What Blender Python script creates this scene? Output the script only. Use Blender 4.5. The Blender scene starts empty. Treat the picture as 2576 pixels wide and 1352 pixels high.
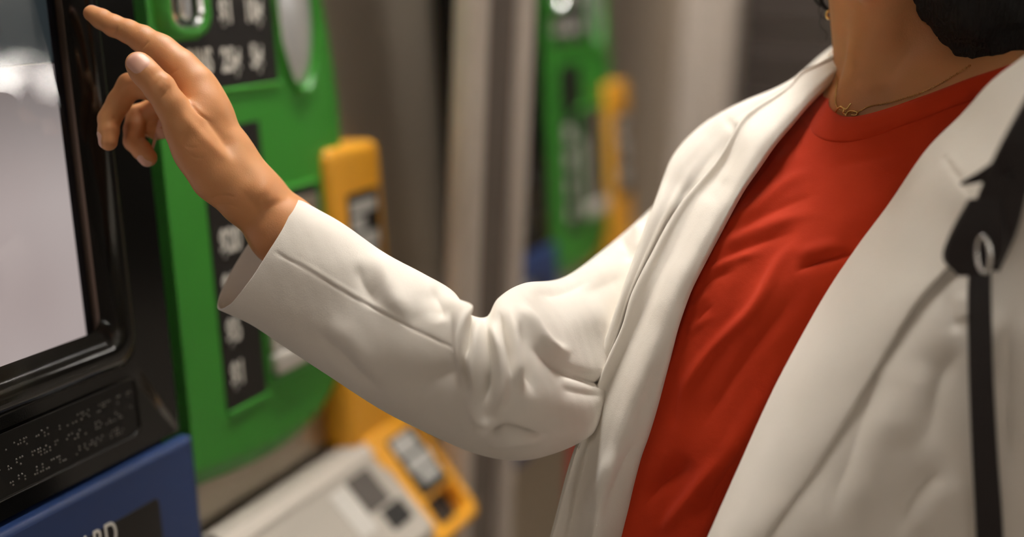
import bpy, bmesh, math, random
import numpy as np
from mathutils import Matrix, Vector
random.seed(7); rng = np.random.default_rng(7)
SC = bpy.context.scene
COL = SC.collection

# ------------------------------------------------------------------ camera
F = 3300.0; CX, CY = 1288.0, 676.0; DPL = 0.664; ALPHA = math.radians(6)
HC = 1.45
def nz(v): v = np.asarray(v, float); return v/np.linalg.norm(v)
AU = nz([1393, -734, F])                       # along the machine wall, in lens axes
_a = .055; ADN = nz([_a, 1, (734-1393*_a)/F]); AUP = -ADN
AW = nz(np.cross(AU, AUP))                     # out of the machine face
AZ = AUP*math.cos(ALPHA)+math.sin(ALPHA)*AW    # true vertical
AY = np.cross(AZ, AU)
RM = np.stack([AU, AY, AZ])                    # lens axes -> world
CAM = np.array([0, 0, HC])
cd = bpy.data.cameras.new('camera'); cam = bpy.data.objects.new('camera', cd); COL.objects.link(cam)
ex, ey, ez = RM[:, 0], RM[:, 1], RM[:, 2]
M = Matrix.Identity(4)
for i in range(3):
    M[i][0], M[i][1], M[i][2], M[i][3] = ex[i], -ey[i], -ez[i], CAM[i]
cam.matrix_world = M
cd.sensor_width = 36; cd.lens = F*36/2576; cd.clip_start = .02
cd.dof.use_dof = True; cd.dof.focus_distance = .895; cd.dof.aperture_fstop = 1.55
SC.camera = cam

# ------------------------------------------------------------------ view, world
SC.view_settings.view_transform = 'Standard'; SC.view_settings.look = 'None'
SC.view_settings.exposure = 0.26; SC.view_settings.gamma = 1.0
try: SC.view_settings.use_curve_mapping = False
except Exception: pass
wd = bpy.data.worlds.new('world'); SC.world = wd; wd.use_nodes = True
wd.node_tree.nodes['Background'].inputs[0].default_value = (.9, .8, .7, 1)
wd.node_tree.nodes['Background'].inputs[1].default_value = 0.05
LAMP_STRENGTH = 46.0
SCREEN_STRENGTH = 0.38
CEIL = 2.75

# ------------------------------------------------------------------ coordinate helpers
def C3(x, y, t):
    x, y, t = np.asarray(x, float), np.asarray(y, float), np.asarray(t, float)
    return np.stack([(x-CX)/F*t, (y-CY)/F*t, t], -1)
def toworld(c): return np.asarray(c) @ RM.T + CAM
def tolens(w): return (np.asarray(w)-CAM) @ RM
def PW(x, y, t): return toworld(C3(x, y, t))

# ------------------------------------------------------------------ materials
MAT = {}
def mat(name, col, rough=.5, metal=0., spec=.5, noise=None, bump=None, emis=None, sss=0., sssr=(1, .35, .2), coat=0., sheen=0., aniso=0.):
    m = bpy.data.materials.new(name); m.use_nodes = True; MAT[name] = m
    nt = m.node_tree; b = nt.nodes['Principled BSDF']
    b.inputs['Base Color'].default_value = (*col, 1); b.inputs['Roughness'].default_value = rough
    b.inputs['Metallic'].default_value = metal; b.inputs['Specular IOR Level'].default_value = spec
    b.inputs['Coat Weight'].default_value = coat; b.inputs['Coat Roughness'].default_value = .08
    if sheen: b.inputs['Sheen Weight'].default_value = sheen; b.inputs['Sheen Roughness'].default_value = .5
    if sss:
        b.inputs['Subsurface Weight'].default_value = sss; b.inputs['Subsurface Radius'].default_value = sssr
        b.inputs['Subsurface Scale'].default_value = .006
    tc = nt.nodes.new('ShaderNodeTexCoord')
    def vec(scale3):
        mp = nt.nodes.new('ShaderNodeMapping'); mp.inputs['Scale'].default_value = scale3
        nt.links.new(tc.outputs['Object'], mp.inputs[0]); return mp.outputs[0]
    if noise:   # (scale3, amount, second colour, detail)
        sc3, amt, c2, det = noise
        n = nt.nodes.new('ShaderNodeTexNoise'); n.inputs['Scale'].default_value = 1; n.inputs['Detail'].default_value = det
        nt.links.new(vec(sc3), n.inputs['Vector'])
        rp = nt.nodes.new('ShaderNodeValToRGB'); rp.color_ramp.elements[0].position = .5-.5*amt*0-.18; rp.color_ramp.elements[1].position = .68
        rp.color_ramp.elements[0].color = (*col, 1); rp.color_ramp.elements[1].color = (*c2, 1)
        nt.links.new(n.outputs['Fac'], rp.inputs[0]); nt.links.new(rp.outputs[0], b.inputs['Base Color'])
    if bump:    # list of (kind, scale3, distance, strength)
        prev = None
        for kind, sc3, dist, st in bump:
            if kind == 'noise':
                n = nt.nodes.new('ShaderNodeTexNoise'); n.inputs['Scale'].default_value = 1; n.inputs['Detail'].default_value = 4
                out = n.outputs['Fac']
            else:
                n = nt.nodes.new('ShaderNodeTexVoronoi'); n.inputs['Scale'].default_value = 1; out = n.outputs['Distance']
            nt.links.new(vec(sc3), n.inputs['Vector'])
            bp = nt.nodes.new('ShaderNodeBump'); bp.inputs['Distance'].default_value = dist; bp.inputs['Strength'].default_value = st
            nt.links.new(out, bp.inputs['Height'])
            if prev: nt.links.new(prev, bp.inputs['Normal'])
            prev = bp.outputs['Normal']
        nt.links.new(prev, b.inputs['Normal'])
    if emis:
        b.inputs['Emission Color'].default_value = (*emis[0], 1); b.inputs['Emission Strength'].default_value = emis[1]
    return m
mat('skin', (.60, .285, .118), .46, spec=.4, sss=.2, noise=((30,)*3, .5, (.65, .30, .13), 3),
    bump=[('noise', (900,)*3, .0005, .2), ('voronoi', (1600,)*3, .0002, .1)])
mat('nail', (.72, .42, .32), .38, spec=.4, sss=.2)
mat('jacket', (.79, .745, .68), .85, spec=.2, sheen=.1, noise=((14,)*3, .5, (.83, .79, .73), 3),
    bump=[('noise', (1500, 1500, 1500), .0006, .3), ('noise', (120,)*3, .0008, .25)])
mat('shirt', (.50, .032, .006), .8, spec=.15, sheen=.1, noise=((20,)*3, .5, (.55, .040, .008), 3),
    bump=[('noise', (1800,)*3, .0004, .3), ('noise', (70,)*3, .0015, .3)])
mat('hair', (.006, .005, .005), .7, spec=.4, bump=[('noise', (300, 300, 60), .004, .8)])
mat('gold', (.85, .58, .22), .2, metal=1.)
mat('silver', (.8, .8, .8), .15, metal=1.)
mat('leather', (.012, .008, .009), .4, spec=.5, bump=[('noise', (500,)*3, .0006, .3)])
mat('trousers', (.03, .03, .035), .85)
mat('shoe', (.02, .018, .016), .45)
mat('eye_white', (.8, .78, .75), .2)
mat('black_gloss', (.005, .005, .0045), .10, spec=.38, bump=[('noise', (700,)*3, .0002, .12)])
mat('black_satin', (.006, .006, .0055), .3, spec=.3, bump=[('noise', (900,)*3, .0003, .15)])
mat('braille_highlight', (.16, .15, .14), .2, spec=.6)  # black dots greyed: the light they catch is put into the colour
mat('black_label', (.014, .012, .011), .4, spec=.35)
mat('screen_edge', (.02, .022, .035), .3)
mat('metal_line', (.28, .2, .15), .35, metal=.6)
mat('green', (.040, .28, .026), .38, spec=.45, noise=((9,)*3, .5, (.045, .30, .030), 2))
mat('yellow', (.88, .41, .028), .4, spec=.45)
mat('blue', (.022, .05, .165), .4, spec=.45)
mat('red_plate', (.42, .02, .012), .5)
mat('lettering', (.88, .86, .80), .5)
mat('print_grey', (.50, .50, .48), .5)
mat('chrome', (.82, .83, .84), .24, metal=1.)
mat('mirror', (.80, .81, .82), .22, metal=.55)
mat('steel', (.45, .395, .32), .36, metal=.9, noise=((3, 3, 1.2), .5, (.51, .45, .37), 3), bump=[('noise', (6, 6, 500), .0004, .15)])
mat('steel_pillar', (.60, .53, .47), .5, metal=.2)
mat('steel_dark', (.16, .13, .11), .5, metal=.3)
mat('steel_light', (.66, .63, .58), .42, metal=.35)
mat('ledge_print', (.10, .085, .075), .5)
mat('dark_slot', (.02, .018, .016), .6)
mat('cream', (.48, .44, .385), .45, spec=.4)
mat('edge_highlight', (.66, .60, .53), .4, spec=.4)  # highlight along the ledge's rounded top edge, put into the colour
mat('floor', (.34, .30, .26), .45, noise=((14,)*3, .5, (.42, .37, .32), 5))
mat('ceiling', (.62, .58, .53), .9)
mat('wall_tile', (.45, .40, .35), .4)
mat('wall_dark', (.055, .042, .036), .5)
mat('lamp_body', (.5, .5, .5), .5)
mat('lamp_glow', (.9, .9, .9), .5, emis=((1, .945, .87), LAMP_STRENGTH))
mat('globe_glow', (.9, .9, .9), .5, emis=((1, .95, .88), 50.))
def screen_material():
    m = bpy.data.materials.new('screen_display'); m.use_nodes = True; MAT['screen_display'] = m
    nt = m.node_tree; b = nt.nodes['Principled BSDF']
    b.inputs['Base Color'].default_value = (.02, .02, .02, 1); b.inputs['Roughness'].default_value = .6; b.inputs['Specular IOR Level'].default_value = 0
    tc = nt.nodes.new('ShaderNodeTexCoord'); n = nt.nodes.new('ShaderNodeTexNoise'); n.inputs['Scale'].default_value = 7
    n.inputs['Detail'].default_value = 1
    nt.links.new(tc.outputs['Object'], n.inputs['Vector'])
    rp = nt.nodes.new('ShaderNodeValToRGB')
    rp.color_ramp.elements[0].color = (.80, .64, .62, 1); rp.color_ramp.elements[1].color = (1, .86, .83, 1)
    rp.color_ramp.elements[0].position = .3; rp.color_ramp.elements[1].position = .7
    nt.links.new(n.outputs['Fac'], rp.inputs[0])
    sx = nt.nodes.new('ShaderNodeSeparateXYZ'); mr = nt.nodes.new('ShaderNodeMapRange'); mr.inputs[1].default_value = -.02; mr.inputs[2].default_value = -.13
    mr.inputs[3].default_value = .42; mr.inputs[4].default_value = 1.; mr.interpolation_type = 'SMOOTHSTEP'     # display colour darkens towards the header
    mx = nt.nodes.new('ShaderNodeMix'); mx.data_type = 'RGBA'; mx.blend_type = 'MULTIPLY'; mx.inputs[0].default_value = 1
    nt.links.new(tc.outputs['Object'], sx.inputs[0]); nt.links.new(sx.outputs['Z'], mr.inputs[0])
    nt.links.new(rp.outputs[0], mx.inputs[6]); nt.links.new(mr.outputs[0], mx.inputs[7]); nt.links.new(mx.outputs[2], b.inputs['Emission Color'])
    b.inputs['Emission Strength'].default_value = SCREEN_STRENGTH
screen_material()
mat('screen_header', (.015, .02, .022), .3, emis=((.35, .45, .5), .05))
def glass_material():
    m = bpy.data.materials.new('screen_glass'); m.use_nodes = True; MAT['screen_glass'] = m
    nt = m.node_tree; nt.nodes.remove(nt.nodes['Principled BSDF'])
    o = nt.nodes['Material Output']; tr = nt.nodes.new('ShaderNodeBsdfTransparent'); gl = nt.nodes.new('ShaderNodeBsdfGlossy')
    gl.inputs['Roughness'].default_value = .03; fr = nt.nodes.new('ShaderNodeFresnel'); fr.inputs[0].default_value = 1.45
    mx = nt.nodes.new('ShaderNodeMixShader')
    gm = nt.nodes.new('ShaderNodeNewGeometry'); mm = nt.nodes.new('ShaderNodeMath'); mm.operation = 'MULTIPLY'; sb = nt.nodes.new('ShaderNodeMath'); sb.operation = 'SUBTRACT'; sb.inputs[0].default_value = 1
    nt.links.new(gm.outputs['Backfacing'], sb.inputs[1]); nt.links.new(fr.outputs[0], mm.inputs[0]); nt.links.new(sb.outputs[0], mm.inputs[1])
    nt.links.new(mm.outputs[0], mx.inputs[0]); nt.links.new(tr.outputs[0], mx.inputs[1]); nt.links.new(gl.outputs[0], mx.inputs[2])
    nt.links.new(mx.outputs[0], o.inputs[0])
glass_material()

# ------------------------------------------------------------------ object helpers
def empty(name, loc=(0, 0, 0), rot=(0, 0, 0)):
    o = bpy.data.objects.new(name, None); COL.objects.link(o); o.location = loc; o.rotation_euler = rot
    o.empty_display_size = .05
    return o
def tag(o, label=None, cat=None, group=None, kind=None):
    if label: o['label'] = label
    if cat: o['category'] = cat
    if group: o['group'] = group
    if kind: o['kind'] = kind
    return o
def mkobj(name, V, Fc, m, parent=None, smooth=True, local=False):
    me = bpy.data.meshes.new(name)
    me.from_pydata([tuple(map(float, v)) for v in V], [], [tuple(map(int, f)) for f in Fc]); me.update()
    if smooth: me.polygons.foreach_set('use_smooth', [True]*len(me.polygons))
    o = bpy.data.objects.new(name, me); COL.objects.link(o)
    if m: me.materials.append(MAT[m])
    if parent is not None:
        o.parent = parent
        if not local: o.matrix_parent_inverse = parent_matrix(parent).inverted()
    return o
def parent_matrix(p):
    Mx = Matrix.LocRotScale(p.location, p.rotation_euler, p.scale)
    if p.parent is not None: Mx = parent_matrix(p.parent) @ p.matrix_parent_inverse @ Mx
    return Mx
def autosmooth(o, deg=35):
    bm = bmesh.new(); bm.from_mesh(o.data)
    for e in bm.edges:
        if len(e.link_faces) == 2 and e.calc_face_angle(0) > math.radians(deg): e.smooth = False
    bm.to_mesh(o.data); bm.free()
def recalc(o):
    bm = bmesh.new(); bm.from_mesh(o.data); bmesh.ops.recalc_face_normals(bm, faces=bm.faces); bm.to_mesh(o.data); bm.free()
class MB:                                          # collects simple shapes into one mesh
    def __init__(s): s.v = []; s.f = []
    def add(s, V, Fc):
        n = len(s.v); s.v += [tuple(v) for v in V]; s.f += [tuple(i+n for i in f) for f in Fc]; return s
    def box(s, x0, x1, y0, y1, z0, z1):
        return s.add([(x, y, z) for x in (x0, x1) for y in (y0, y1) for z in (z0, z1)],
                     [(0, 1, 3, 2), (4, 6, 7, 5), (0, 4, 5, 1), (2, 3, 7, 6), (0, 2, 6, 4), (1, 5, 7, 3)])
    def build(s, name, m, parent=None, bevel=0, local=False, smooth=None):
        o = mkobj(name, s.v, s.f, m, parent, smooth=bool(bevel) if smooth is None else smooth, local=local); recalc(o)
        if bevel:
            bm = bmesh.new(); bm.from_mesh(o.data)
            bmesh.ops.bevel(bm, geom=list(bm.edges), offset=bevel, segments=3, affect='EDGES', clamp_overlap=True)
            bm.to_mesh(o.data); bm.free(); o.data.polygons.foreach_set('use_smooth', [p_.area < bevel*max(o.dimensions)*.9 for p_ in o.data.polygons]); autosmooth(o, 40)
        return o

# ------------------------------------------------------------------ room
def struct(o): o['kind'] = 'structure'; return o
struct(MB().box(-5, 13, -9, 1.2, -.1, 0).build('floor', 'floor'))
struct(MB().box(-5, 13, -9, 1.2, CEIL, CEIL+.1).build('ceiling', 'ceiling'))
struct(MB().box(-5, 13, 1.0, 1.2, 0, CEIL).build('wall_back', 'wall_tile'))
struct(MB().box(-5, 13, -9, -8.8, 0, CEIL).build('wall_front', 'wall_tile'))
struct(MB().box(-5.2, -5, -9, 1.2, 0, CEIL).build('wall_left', 'wall_tile'))
struct(MB().box(2.75, 2.95, -.5, 1.0, 0, CEIL).build('wall_right', 'steel'))
# ceiling lamps: housings with glowing diffusers
def ceiling_lamp(x, y, label, lx=1.25, ly=.16):
    t = empty('ceiling_lamp', (x, y, CEIL))
    tag(t, label, 'lamp', 'tube lamps along the ceiling')
    MB().box(-lx/2-.03, lx/2+.03, -ly/2-.03, ly/2+.03, -.07, 0).build('housing', 'lamp_body', t, .01, local=True)
    MB().box(-lx/2, lx/2, -ly/2, ly/2, -.095, -.068).build('diffuser', 'lamp_glow', t, .01, local=True)
LAMPS = [(-4.3, .42, 'ceiling tube lamp along the wall far behind the camera'),
         (1.33, .48, 'ceiling tube lamp above the gap between the ticket machines'),
         (3.6, -.9, 'ceiling tube lamp by the roller shutter'),
         (-1.0, -4.6, 'ceiling tube lamp far behind the camera'),
         (2.5, -4.6, 'ceiling tube lamp out over the hall opposite the far machine'),
         (6.0, -4.6, 'ceiling tube lamp beyond the shutter wall')]
for l in LAMPS: ceiling_lamp(*l)
def globe_lamp(p, r, label):
    t = empty('globe_lamp', tuple(p)); tag(t, label, 'lamp', 'globe lamps across the hall')
    V = []; Fc = []; n, m = 20, 10
    for i in range(m+1):
        for j in range(n):
            a, b = math.pi*i/m, 2*math.pi*j/n
            V.append((r*math.sin(a)*math.cos(b), r*math.sin(a)*math.sin(b), r*math.cos(a)))
    for i in range(m):
        for j in range(n): Fc.append((i*n+j, (i+1)*n+j, (i+1)*n+(j+1) % n, i*n+(j+1) % n))
    mkobj('globe', V, Fc, 'globe_glow', t, local=True)
    MB().box(-.012, .012, -.012, .012, r*.98, CEIL-p[2]).build('hanging_rod', 'lamp_body', t, local=True)
GT = math.radians(5.)                               # the screen glass leans back a little more than the face
gn = nz(AW*math.cos(GT)+AUP*math.sin(GT))
for gx, gy, lab in ((6, 205, 'hanging globe lamp closer to the wall with the shutter'), (132, 202, 'hanging globe lamp further from the shutter wall')):
    r_ = np.array([(gx-CX)/F, (gy-CY)/F, 1.]); h_ = r_*(-DPL-.012)/(AW @ r_); d_ = nz(r_-2*(gn @ r_)*gn)
    q = CAM+RM @ (h_+d_*6.0)
    globe_lamp(q, .045, lab)

# ------------------------------------------------------------------ ticket machine (local axes: u right, -w out, v up)
ML = CAM+RM @ (-DPL*AW)
def machine_root(du=0.):
    return empty('ticket_machine', (ML[0]+du, ML[1], ML[2]), (-ALPHA, 0, 0))
def rrect(u0, u1, v0, v1, r, n=6):
    pts = []
    for cx, cy, a0 in ((u1-r, v1-r, 0), (u0+r, v1-r, 90), (u0+r, v0+r, 180), (u1-r, v0+r, 270)):
        for i in range(n+1):
            a = math.radians(a0+90*i/n); pts.append((cx+r*math.cos(a), cy+r*math.sin(a)))
    return pts
def inset(pts, d):
    P = np.array(pts); n = len(P)
    e = np.roll(P, -1, 0)-P; L = np.linalg.norm(e, axis=1, keepdims=True); e = e/np.maximum(L, 1e-9)
    nr = np.stack([-e[:, 1], e[:, 0]], 1)          # inward for counter-clockwise outlines
    m = nr+np.roll(nr, 1, 0); den = np.sum(m*nr, 1, keepdims=True); m = m/np.maximum(den, .3)
    return P+m*d
def plate(name, pts, w0, w1, m, parent, bevel=.003, seg=4, round_in=None):
    """solid plate: outline in (u, v), from depth w0 to w1 with a rounded front edge"""
    rings = [(pts, w0), (pts, w1-bevel)]
    for i in range(1, seg+1):
        a = math.pi/2*i/seg
        rings.append((inset(pts, bevel*(1-math.cos(a))), w1-bevel+bevel*math.sin(a)))
    V = []; Fc = []; n = len(pts)
    for pr, w in rings:
        V += [(p[0], -w, p[1]) for p in pr]
    for k in range(len(rings)-1):
        for i in range(n): Fc.append((k*n+i, k*n+(i+1) % n, (k+1)*n+(i+1) % n, (k+1)*n+i))
    Fc.append(tuple((len(rings)-1)*n+i for i in range(n))); Fc.append(tuple(reversed(range(n))))
    o = mkobj(name, V, Fc, m, parent, local=True); recalc(o); autosmooth(o, 50)
    for p_ in o.data.polygons:
        if p_.loop_total == n: p_.use_smooth = False
    return o
def frame(name, outer, inner, prof, m, parent):
    """ring between two outlines of equal count; prof = [(f, w)] f 0 = inner, 1 = outer"""
    O, I = np.array(outer), np.array(inner); n = len(O); V = []; Fc = []
    for fr, w in prof:
        V += [(p[0], -w, p[1]) for p in I+(O-I)*fr]
    for k in range(len(prof)-1):
        for i in range(n): Fc.append((k*n+i, k*n+(i+1) % n, (k+1)*n+(i+1) % n, (k+1)*n+i))
    o = mkobj(name, V, Fc, m, parent, local=True); recalc(o); autosmooth(o, 60); return o
def letters(txt, u, v, size, parent, w=.0006, m='lettering', sx=.62, align='LEFT', bold=.0):
    c = bpy.data.curves.new('lettering', 'FONT'); c.body = txt; c.size = size*1.38; c.extrude = .0003; c.offset = bold
    c.align_x = align; c.space_character = 1.05
    o = bpy.data.objects.new('lettering', c); COL.objects.link(o); c.materials.append(MAT[m])
    dg = bpy.context.evaluated_depsgraph_get(); me = bpy.data.meshes.new_from_object(o.evaluated_get(dg))
    bpy.data.objects.remove(o); me.materials.clear(); me.materials.append(MAT[m])
    for vt in me.vertices:
        x, y, z = vt.co; vt.co = (u+x*sx, -w-z, v+y)
    o = bpy.data.objects.new('lettering', me); COL.objects.link(o); o.parent = parent
    return o
def blob_spline(pts, n=10):
    P = np.array(pts, float); out = []
    N = len(P)
    for i in range(N):
        p0, p1, p2, p3 = P[i-1], P[i], P[(i+1) % N], P[(i+2) % N]
        for k in range(n):
            t = k/n; out.append(.5*((2*p1)+(-p0+p2)*t+(2*p0-5*p1+4*p2-p3)*t*t+(-p0+3*p1-3*p2+p3)*t**3))
    return [tuple(p) for p in out]

def build_machine(root):
    # cabinet: sloping front down to the floor
    fl = -(HC)/math.cos(ALPHA)
    def loc(u, yw, zw):                             # world -> local of the root (no du)
        d = np.array([u, yw, zw])-np.array([0, ML[1], ML[2]])
        return (d[0], d[1]*math.cos(ALPHA)-d[2]*math.sin(ALPHA), d[1]*math.sin(ALPHA)+d[2]*math.cos(ALPHA))
    def front_y(zw): return ML[1]+(zw-ML[2])*math.tan(ALPHA)+.02/math.cos(ALPHA)
    V = [];
    for u in (.555, 1.24):
        for yw, zw in ((front_y(0), 0), (front_y(2.05), 2.05), (.99, 2.05), (.99, 0)): V.append(loc(u, yw, zw))
    b = mkobj('cabinet', V, [(0, 1, 2, 3), (4, 7, 6, 5), (0, 4, 5, 1), (1, 5, 6, 2), (2, 6, 7, 3), (3, 7, 4, 0)], 'steel', root, smooth=False, local=True)
    recalc(b)
    # black front with the raised screen surround
    sf = frame('screen_surround', rrect(.56, .8445, -.3275, .20, .004), rrect(.567, .802, -.2555, .168, .02), [(0, .0002), (.985, .0002), (1, -.002), (1, -.02)], 'black_gloss', root)
    frame('surround_ridge', rrect(.567, .802, -.2555, .168, .022), rrect(.60, .768, -.2225, .135, .012),
          [(.42, -.0178), (.42, -.006), (0., -.003), (.06, -.001), (.22, .004), (.45, .0075), (.68, .0080), (.82, .0060), (.93, .0025), (1., 0.)], 'black_gloss', sf)
    plate('display', rrect(.588, .7688, -.245, -.022, .001), -.024, -.0178, 'screen_display', sf, .0005)
    plate('header_display', rrect(.588, .7688, -.021, .14, .001), -.024, -.0178, 'screen_header', sf, .0005)
    plate('display_border', rrect(.7688, .788, -.245, .14, .001), -.024, -.0178, 'screen_edge', sf, .0005)
    plate('edge_strip', rrect(.7772, .7792, -.235, .13, .0004), -.02, -.011, 'metal_line', sf, .0004)
    gp = plate('glass_pane', rrect(.588, .7765, -.245, .14, .001), -.0165, -.0155, 'screen_glass', sf, .0002)
    for vt in gp.data.vertices: vt.co.y += (vt.co.z+.02)*math.tan(GT)-.004
    # raised-dot instruction plate
    br = plate('braille_plate', rrect(.58, .7945, -.3125, -.2655, .007), -.004, .0012, 'black_satin', root, .0012)
    frame('plate_rim', rrect(.58, .7955, -.3132, -.2648, .0075), rrect(.5825, .7925, -.3105, -.2675, .006),
          [(0, .001), (.25, .0024), (.6, .0028), (1, .001)], 'black_gloss', br)
    dots = MB(); r2 = random.Random(3)
    for row, vv in enumerate((-.2765, -.2885, -.3005)):
        u = .655
        while u < .787:
            for word in range(r2.randint(3, 6)):
                if u > .788: break
                for cx in (0, .0023):
                    for cz in (0, -.0023, -.0046):
                        if r2.random() < .45:
                            n = 6; rr = .00085
                            base = [(u+cx+rr*math.cos(2*math.pi*k/n), -.0012, vv+cz+rr*math.sin(2*math.pi*k/n)) for k in range(n)]
                            top = [(u+cx+.5*rr*math.cos(2*math.pi*k/n), -.0019, vv+cz+.5*rr*math.sin(2*math.pi*k/n)) for k in range(n)]
                            dots.add(base+top, [(k, (k+1) % n, n+(k+1) % n, n+k) for k in range(n)]+[tuple(range(n, 2*n))])
                u += .0058
            u += .0062
    d = dots.build('braille_dots', 'braille_highlight', br, local=True, smooth=True); d['kind'] = 'stuff'
    plate('arrow_mark', [(.636, -.300), (.6475, -.2905), (.636, -.281)], .001, .0017, 'lettering', br, .0002)
    # blue card panel
    bl = plate('card_panel', rrect(.56, .8485, -.60, -.3305, .004), -.02, .010, 'blue', root, .005)
    cl = plate('card_label', rrect(.60, .796, -.47, -.3655, .005), .009, .0106, 'black_label', bl, .0004)
    letters('CARD', .7440, -.3820, .0200, cl, .0108, sx=.72, align='RIGHT', bold=.0001)
    # green cash panel
    out = [(.838, -.20), (.838, -.375), (.844, -.385), (.90, -.392), (.94, -.3965), (.98, -.399), (1.02, -.3975), (1.06, -.3905), (1.095, -.3755), (1.12, -.352),
           (1.138, -.31), (1.148, -.25), (1.155, -.18), (1.158, -.11), (1.154, -.05), (1.142, .017), (1.12, .08), (1.08, .13), (1.02, .16), (.95, .172), (.87, .176), (.838, .165), (.838, 0.)]
    gr = plate('cash_panel', blob_spline(out, 5), -.024, 0, 'green', root, .021, seg=8)
    # coin slot with its raised ring
    frame('coin_slot_ring', rrect(.868, .9385, -.0125, .085, .022), rrect(.8835, .922, -.0015, .07, .014),
          [(0, -.006), (.05, .006), (.3, .009), (.7, .008), (1, 0)], 'green', gr)
    plate('coin_slot_well', rrect(.878, .928, -.008, .078, .012), -.002, .0006, 'dark_slot', gr, .0005)
    plate('coin_chute', rrect(.8965, .9125, .003, .062, .007), .0004, .006, 'chrome', gr, .004)
    frame('slot_lip', rrect(.8815, .9245, -.0035, .073, .015), rrect(.885, .9205, .0005, .069, .012), [(0, .004), (.4, .0085), (1, .006)], 'chrome', gr)
    # price label
    lab = plate('coin_label', rrect(.884, 1.0385, -.0545, .075, .003), -.003, .0008, 'black_label', gr, .0004)
    frame('label_lip', rrect(.880, 1.0435, -.0595, .08, .006), rrect(.884, 1.0385, -.0545, .075, .003), [(0, .0006), (.4, .0030), (1, 0)], 'green', gr)
    for s, u, v in (('$1', .9545, .0005), ('10\u00a2', .993, .0005), ('25\u00a2', .9515, -.0405), ('5\u00a2', .9965, -.0395), ('COINS', .9375, -.0395)):
        letters(s, u, v, .0205, lab, .001, sx=.54 if len(s) > 3 else .66, bold=.0007, align='RIGHT' if len(s) > 3 else 'LEFT')
    # oval coin-return dish
    el = lambda a, b, n=36: [(1.0745+a*math.cos(2*math.pi*k/n)+.10*b*math.sin(2*math.pi*k/n)*-.3, .013+b*math.sin(2*math.pi*k/n)) for k in range(n)]
    frame('dish_rim', el(.037, .083), el(.031, .0745), [(0, -.008), (.2, .002), (.6, .006), (1, 0)], 'green', gr)
    rings = [(1, -.001), (.95, .0012), (.8, .0024), (.6, .0036), (.4, .0044), (.2, .0049), (.03, .005)]
    V = []; Fc = []; n = 36
    for fr, w in rings: V += [(1.0745+(p[0]-1.0745)*fr, -w, .013+(p[1]-.013)*fr) for p in el(.0305, .074)]
    for k in range(len(rings)-1):
        for i in range(n): Fc.append((k*n+i, k*n+(i+1) % n, (k+1)*n+(i+1) % n, (k+1)*n+i))
    Fc.append(tuple((len(rings)-1)*n+i for i in range(n)))
    recalc(mkobj('coin_return_cover', V, Fc, 'mirror', gr, local=True))
    # bill label (an L) and the bill slot
    L = [(.911, -.332), (.9735, -.332), (.9735, -.148), (1.0, -.148), (1.0, -.087), (.911, -.087)]
    bl2 = plate('bill_label', L, -.003, .0008, 'black_label', gr, .0003)
    plate('bill_label_lip', rrect(.9115, .9765, -.3365, -.3325, .0015), -.003, .003, 'green', gr, .0014)
    for i, s in enumerate(('$20', '$10', '$5', '$1')): letters(s, .9235 if i < 1 else .921, -.1945-.0392*i, .0212, bl2, .001, sx=.66, bold=.0007)
    frame('bill_slot_frame', rrect(.976, 1.094, -.327, -.151, .006), rrect(.981, 1.0885, -.321, -.157, .003), [(0, -.004), (.15, .003), (.6, .004), (1, 0)], 'green', gr)
    plate('bill_slot_well', rrect(.979, 1.09, -.323, -.155, .003), -.004, .0004, 'dark_slot', gr, .0003)
    plate('bill_tray', rrect(.983, 1.0865, -.319, -.300, .003), 0, .010, 'steel_light', gr, .003)
    plate('bill_guide', rrect(.985, 1.0, -.298, -.2, .003), 0, .005, 'steel_light', gr, .002)
    plate('bill_guide', rrect(1.05, 1.0865, -.298, -.165, .003), 0, .004, 'steel', gr, .002)
    # yellow bar with its dark label
    yb = plate('receipt_bar', rrect(1.101, 1.206, -.436, -.126, .012), -.022, .010, 'yellow', root, .009, seg=5)
    yl = plate('receipt_label', rrect(1.128, 1.1935, -.31, -.174, .004), .0095, .0108, 'black_label', yb, .0004)
    for u0, u1, v0, v1 in ((1.133, 1.186, -.196, -.183), (1.133, 1.160, -.214, -.199), (1.140, 1.186, -.232, -.217), (1.150, 1.182, -.25, -.236), (1.14, 1.18, -.29, -.262)):
        plate('label_print', rrect(u0, u1, v0, v1, .002), .0106, .0112, 'print_grey', yl, .0002)
    # yellow tray sloping out of the bar: plate with label and a finger opening
    A = np.array
    o0, o1 = A((-.432, .008)), A((-.536, .080)); dv = (o1-o0)/np.linalg.norm(o1-o0); nn = A((-dv[1], dv[0])); nn = -nn if nn[1] < 0 else nn
    def tr(name, pts, w0, w1, m, par, bevel=.003):  # outline in (u, s) with s along the slope
        o = plate(name, pts, w0, w1, m, par, bevel)
        for vt in o.data.vertices:
            u, mw, s = vt.co; q = o0+dv*(-s)+nn*(-mw); vt.co = (u, -q[1], q[0])
        return o
    S = .122
    outer = rrect(1.113, 1.232, -S-.012, .006, .014); hole = rrect(1.152, 1.218, -S+.002, -.086, .010)
    ty = frame('chute_frame', outer, hole, [(0, -.012), (0, .002), (.08, .006), (.6, .007), (.9, .004), (1, -.002), (1, -.014), (0, -.012)], 'yellow', root)
    for vt in ty.data.vertices:
        u, mw, s = vt.co; q = o0+dv*(-s)+nn*(-mw); vt.co = (u, -q[1], q[0])
    tr('chute_face', rrect(1.120, 1.224, -.088, .004, .004), -.006, .0065, 'yellow', ty)
    tl = tr('chute_label', rrect(1.150, 1.212, -.083, -.012, .003), .006, .0078, 'black_label', ty, .0004)
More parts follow.
